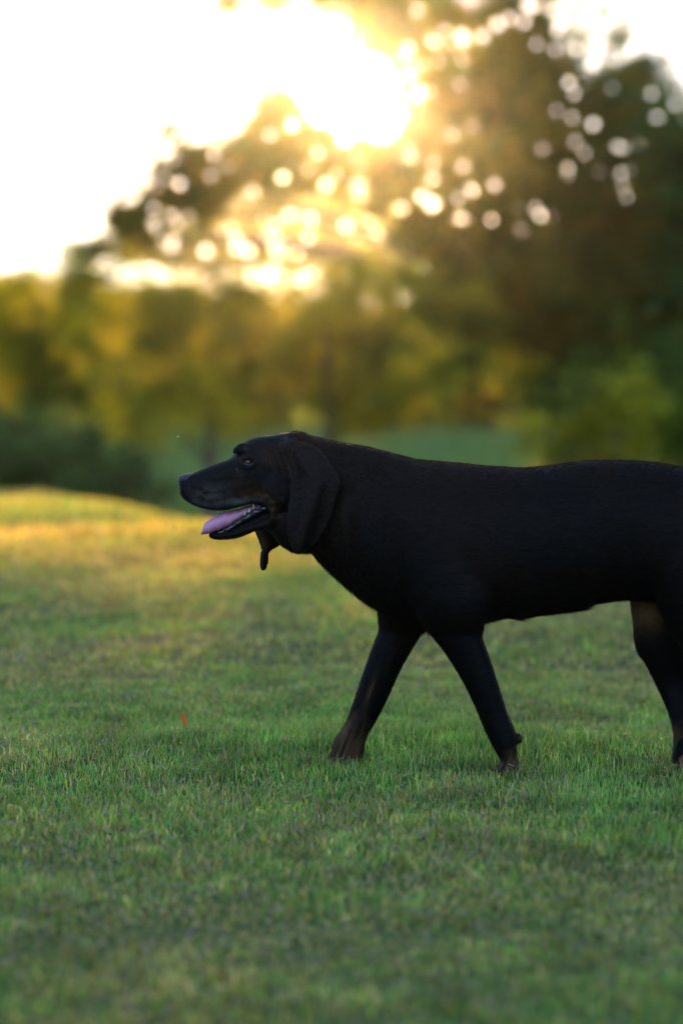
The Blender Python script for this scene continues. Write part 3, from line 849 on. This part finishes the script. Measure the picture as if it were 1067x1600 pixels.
# short hairs of the coat
body_me.calc_loop_triangles()
nt = len(body_me.loop_triangles)
tv = np.zeros(nt * 3, np.int32); body_me.loop_triangles.foreach_get('vertices', tv); tv = tv.reshape(-1, 3)
nr = np.zeros(nv * 3, np.float32); body_me.vertices.foreach_get('normal', nr); nr = nr.reshape(-1, 3)
p0, p1, p2 = co[tv[:, 0]], co[tv[:, 1]], co[tv[:, 2]]
ar = np.linalg.norm(np.cross(p1 - p0, p2 - p0), axis=1)
rh = np.random.default_rng(77)
NH = 260000
pick = rh.choice(nt, NH, p=ar / ar.sum())
u = rh.random((NH, 2)); fl = u.sum(1) > 1; u[fl] = 1 - u[fl]
P = p0[pick] + (p1 - p0)[pick] * u[:, :1] + (p2 - p0)[pick] * u[:, 1:]
N = nr[tv[pick, 0]]
hp, hq = Pix(P)
flow = np.tile(np.array([0.9, 0.0, -0.35]), (NH, 1))
legm = (hq > 970)
flow[legm] = (0.1, 0, -1)
chest = (hp > 450) & (hp < 620) & (hq > 800)
flow[chest] = (0.45, 0, -0.9)
flow = flow + 0.35 * np.stack([vnoise(hp / 30, hq / 30, 70), vnoise(hp / 30, hq / 30, 71), vnoise(hp / 30, hq / 30, 72)], 1) + rh.normal(0, 0.16, (NH, 3))
flow -= N * (flow * N).sum(1)[:, None]
flow /= np.linalg.norm(flow, axis=1)[:, None] + 1e-6
headm = hp < 450
lift = np.where(headm, 0.22, 0.30) + rh.normal(0, 0.08, NH)
ln = np.where(headm, 0.0045, 0.010) * rh.uniform(0.6, 1.3, NH)
ln = np.where(legm, 0.007 * rh.uniform(.6, 1.3, NH), ln)
under = (N[:, 2] < -0.25) & (hp > 470) & (hq < 985)
ln = np.where(under, 0.019 * rh.uniform(.5, 1.4, NH), ln)
earz = (hp > 430) & (hp < 540) & (hq > 700) & (P[:, 1] < 5.02)
ln = np.where(earz, 0.0045, ln)
D_ = flow + N * lift[:, None]; D_ /= np.linalg.norm(D_, axis=1)[:, None]
S = np.cross(D_, rh.normal(size=(NH, 3))); S /= np.linalg.norm(S, axis=1)[:, None]
hwid = np.where(headm, 0.00022, 0.00032)[:, None]
V = np.stack([P - S * hwid - N * .0005, P + S * hwid - N * .0005, P + D_ * ln[:, None]], 1).reshape(-1, 3)
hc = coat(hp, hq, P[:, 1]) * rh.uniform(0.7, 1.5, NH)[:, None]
M_hair, n_, l_ = mat('dog_hair')
b_ = n_['Principled BSDF']
at_ = n_.new('ShaderNodeAttribute'); at_.attribute_name = 'col'
l_.new(at_.outputs['Color'], b_.inputs['Base Color'])
b_.inputs['Roughness'].default_value = 0.40; b_.inputs['Specular IOR Level'].default_value = 0.085; b_.inputs['IOR'].default_value = 1.3
th_ = n_.new('ShaderNodeBsdfTranslucent'); th_.inputs['Color'].default_value = (0.15, 0.085, 0.05, 1)
mh_ = n_.new('ShaderNodeMixShader'); mh_.inputs[0].default_value = 0.15
l_.new(b_.outputs[0], mh_.inputs[1]); l_.new(th_.outputs[0], mh_.inputs[2]); l_.new(mh_.outputs[0], n_['Material Output'].inputs['Surface'])
fur = link('fur', np_mesh('dog_fur', V, [3] * NH, np.arange(3 * NH), np.repeat(hc, 3, 0)), M_hair, dog)
fur['kind'] = 'stuff'

# nose
mbn = MB()
nose = [(278.6, 748, 755, .006), (280, 744.5, 760, .012), (283.5, 742, 766, .018), (289, 740.3, 768, .021), (295, 739.4, 767, .021), (301, 739, 763, .019), (306, 739, 755, .012)]
R = sec_x(dens(nose, 4), DY, 2.4, 30)
pxn, pyn = Pix(R.reshape(-1, 3))
dent = gs(pxn, pyn, 287, 757, 4, 3.4).reshape(R.shape[:2])
R[:, :, 1] += -np.sign(R[:, :, 1] - DY) * dent * 0.010
mbn.rings(R)
M_nose = principled('nose_leather', (0.010, 0.010, 0.012), 0.36, 0.3)
nn, nl = M_nose.node_tree.nodes, M_nose.node_tree.links
vo = nn.new('ShaderNodeTexVoronoi'); vo.inputs['Scale'].default_value = 500
bb = nn.new('ShaderNodeBump'); bb.inputs['Strength'].default_value = 0.5; bb.inputs['Distance'].default_value = 0.0008
nl.new(vo.outputs['Distance'], bb.inputs['Height']); nl.new(bb.outputs[0], nn['Principled BSDF'].inputs['Normal'])
link('nose', mbn.mesh('nose'), M_nose, dog)

# eyes: brown wet eyeballs set in the sockets
M_eye = principled('eye_brown', (0.07, 0.026, 0.010), 0.05, 0.6)
for s in (-1, 1):
    m_ = MB()
    near = (np.abs(px_ - 388) < 2.5) & (np.abs(py_ - 722) < 2.5) & ((co[:, 1] - DY) * s > 0)
    ys = np.mean(co[near][:, 1]) if near.any() else DY + s * .05
    c = np.array(U(388, 721.8, ys)); c[1] += -s * 0.0066
    ball(m_, c, (.0080, .0080, .0066), 20, 14)
    link('eye', m_.mesh('eye'), M_eye, dog)

# wet rims of the lids and the tear line
M_wet = principled('wet_black_skin', (0.012, 0.011, 0.012), 0.16, 0.6)
ys = np.mean(co[(np.abs(px_ - 388) < 3) & (np.abs(py_ - 727) < 2) & (co[:, 1] < DY)][:, 1])
m_ = MB(); m_.tube(dens([U(x, y, ys - .0005) for x, y in ((381.5, 723.5), (385, 726), (389, 726.8), (393, 725.5), (395.5, 722.5))], 3), [.0003] + [.0013] * 11 + [.0003], 8)
link('eyelid', m_.mesh('eyelid'), M_wet, dog)
ys = np.mean(co[(np.abs(px_ - 371) < 2) & (np.abs(py_ - 735) < 3) & (co[:, 1] < DY)][:, 1])
m_ = MB(); m_.tube(dens([U(x, y, ys) for x, y in ((371, 731), (370, 735), (372, 738.5), (373, 741))], 3), [.0004] + [.0011] * 8 + [.0003], 8)
link('tear_stain', m_.mesh('tear_stain'), M_wet, dog)
# loose wet lower lips with their folds
for s in (-1, 1):
    m_ = MB(); rl = np.random.default_rng(31)
    P_ = np.array(dens([U(x, y, DY + s * w) for x, y, w in ((340, 833.5, .018), (352, 829, .024), (364, 823, .029), (376, 815, .033), (388, 808, .040), (400, 801, .048), (412, 795, .055), (421, 790, .059))], 6))
    P_[:, 1] += s * 0.002 * np.sin(np.arange(len(P_)) * 0.9); P_[:, 2] += 0.0012 * np.sin(np.arange(len(P_)) * 1.3)
    m_.tube(P_, np.interp(np.linspace(0, 1, len(P_)), [0, .15, .7, 1], [.002, .0042, .0058, .003]) * rl.uniform(.75, 1.2, len(P_)), 10)
    link('lip', m_.mesh('lip'), M_wet, dog)

# tongue
tg = [(314, 831.5, 834, .007), (316.5, 826, 835, .014), (321, 816.5, 835, .020), (328, 810, 833.5, .0235), (338, 805, 830.5, .025), (350, 799, 826, .025), (362, 797, 821, .025), (374, 794, 813, .026), (386, 790, 806, .027), (398, 787, 800, .027), (408, 786, 797, .024)]
R = sec_x(dens(tg, 5), DY, 2.2, 40)
ctr = R.mean(1, keepdims=True)
yy = (R[:, :, 1] - DY)
topm = np.clip((R[:, :, 2] - ctr[:, :, 2]) / 0.012, 0, 1)
R[:, :, 2] -= topm * 0.004 * np.exp(-(yy / 0.006) ** 2)
R[:, :, 2] += 0.0008 * np.sin(R[:, :, 0] * 300) + 0.0006 * np.sin(R[:, :, 0] * 700 + yy * 400)
mbt = MB(); mbt.rings(R)
M_tongue = principled('tongue_flesh', (0.50, 0.20, 0.31), 0.26, 0.5, Subsurface_Weight=0.15)
M_tongue.node_tree.nodes['Principled BSDF'].inputs['Subsurface Scale'].default_value = 0.01
tn_, tl_ = M_tongue.node_tree.nodes, M_tongue.node_tree.links
tx = tn_.new('ShaderNodeTexNoise'); tx.inputs['Scale'].default_value = 350; tx.inputs['Detail'].default_value = 4
tb = tn_.new('ShaderNodeBump'); tb.inputs['Strength'].default_value = 0.5; tb.inputs['Distance'].default_value = 0.001
tl_.new(tx.outputs['Fac'], tb.inputs['Height']); tl_.new(tb.outputs[0], tn_['Principled BSDF'].inputs['Normal'])
link('tongue', mbt.mesh('tongue'), M_tongue, dog)
# teeth showing in the corner of the mouth and at the tip of the jaw
M_tooth = principled('tooth', (0.55, 0.46, 0.32), 0.3, 0.5)
for (x, y, w, h, Y, up) in ((396, 791, 3.6, 5.5, 5.066, -1), (389.5, 797, 3.0, 4.5, 5.069, 1), (382.5, 802, 2.4, 4, 5.071, 1), (346, 800, 2.5, 5, 5.128, -1), (341, 801, 1.6, 3, 5.125, -1)):
    m_ = MB(); s_ = 1 / 740.0
    c = np.array(U(x, y, Y)); q = np.linspace(0, 1, 6)
    P_ = np.stack([c[0] + 0 * q + q * q * s_, c[1] + 0 * q, c[2] + (q - .5) * 2 * h * s_ * up * .8], 1)
    m_.tube(P_, w * s_ * (1 - q ** 2 * 0.8) * 0.62, 10)
    link('tooth', m_.mesh('tooth'), M_tooth, dog)
# brow whiskers and a few lip whiskers
M_wh = principled('whisker', (0.25, 0.2, 0.15), 0.4)
for pts in (((363, 703), (360, 699), (355.5, 696.5)), ((304, 789), (303, 793), (303.5, 797)), ((299, 786), (297.5, 790), (297, 793)), ((350, 843), (350, 846), (349, 849)), ((341, 843), (340.5, 846), (339, 848))):
    m_ = MB(); m_.tube(dens([U(a_, b_2, DY + .02) for a_, b_2 in pts], 3), np.linspace(.0004, .00012, 7), 5)
    link('whisker', m_.mesh('whisker'), M_wh, dog)

# ------------------------------------------------------------------ small things
# orange fallen leaf in the grass at the left
lx, ly = U(288, 1128, 5.75)[:2]
lz = float(gz(lx, ly))
t = np.linspace(0, 1, 9); hw = 0.007 * np.sin(np.pi * np.clip(t, .02, .98)) ** .8
L_ = []
for i, q in enumerate(t):
    for sgn in (-1, 0, 1):
        L_.append((lx + sgn * hw[i] + 0.003 * math.sin(q * 6), ly + 0.004 * q + abs(sgn) * -0.004, lz + 0.012 + 0.034 * q + 0.004 * abs(sgn)))
L_ = np.array(L_); L2 = L_ + np.array([0, 0.0006, 0])
q = []
for i in range(8):
    for j in range(2):
        a_ = i * 3 + j; q += [a_, a_ + 1, a_ + 4, a_ + 3]; q += [27 + a_ + 3, 27 + a_ + 4, 27 + a_ + 1, 27 + a_]
fl_ = link('fallen_leaf', np_mesh('fallen_leaf', np.concatenate([L_, L2]), [4] * (len(q) // 4), q, np.tile([0.40, 0.17, 0.06], (54, 1))), M_blade)
tag(fl_, 'small orange fallen leaf standing in the grass left of the front paws', 'leaf')
# tiny insect in the air above the dog's nose
ie = empty('flying_insect', U(277, 683, 5.2)); tag(ie, 'tiny pale insect in the air up and left of the nose of the dog', 'insect')
c = np.array(U(277, 683, 5.2)); m_ = MB(); ball(m_, c, (.0022, .0009, .0009), 10, 8); ball(m_, c + [-.0024, 0, .0002], (.0008, .0008, .0008), 8, 6)
link('body', m_.mesh('insect_body'), principled('insect', (0.25, 0.2, 0.12), 0.5), ie)
for s in (-1, 1):
    th = np.linspace(0, 6.283, 12, endpoint=False)
    R = np.stack([c[0] + .0012 + .0022 * np.cos(th), c[1] + s * (.0022 + .0012 * np.sin(th)), c[2] + .0012 + .0010 * np.sin(th) + .0008 * np.cos(th)], 1)
    link('wing', np_mesh('wing', R, [12], np.arange(12), np.tile([.7, .65, .5], (12, 1))), M_blade, ie)

# ------------------------------------------------------------------ haze
if HAZE > 0:
    x0, x1, y0, y1, z0, z1 = -950, 950, -60, 1650, -8, 45
    V = np.array([(x, y, z) for z in (z0, z1) for y in (y0, y1) for x in (x0, x1)], float)
    q = [0, 2, 3, 1, 4, 5, 7, 6, 0, 1, 5, 4, 2, 6, 7, 3, 0, 4, 6, 2, 1, 3, 7, 5]
    M_h, n_, l_ = mat('haze')
    for nd in list(n_):
        if nd.type == 'BSDF_PRINCIPLED':
            n_.remove(nd)
    pv = n_.new('ShaderNodeVolumePrincipled')
    pv.inputs['Color'].default_value = (0.95, 0.93, 0.9, 1)
    pv.inputs['Density'].default_value = HAZE
    pv.inputs['Anisotropy'].default_value = 0.955
    l_.new(pv.outputs[0], n_['Material Output'].inputs['Volume'])
    hz = link('haze', np_mesh('haze', V, [4] * 6, q), M_h)
    tag(hz, 'thin warm evening haze over the valley', 'haze', kind='stuff')
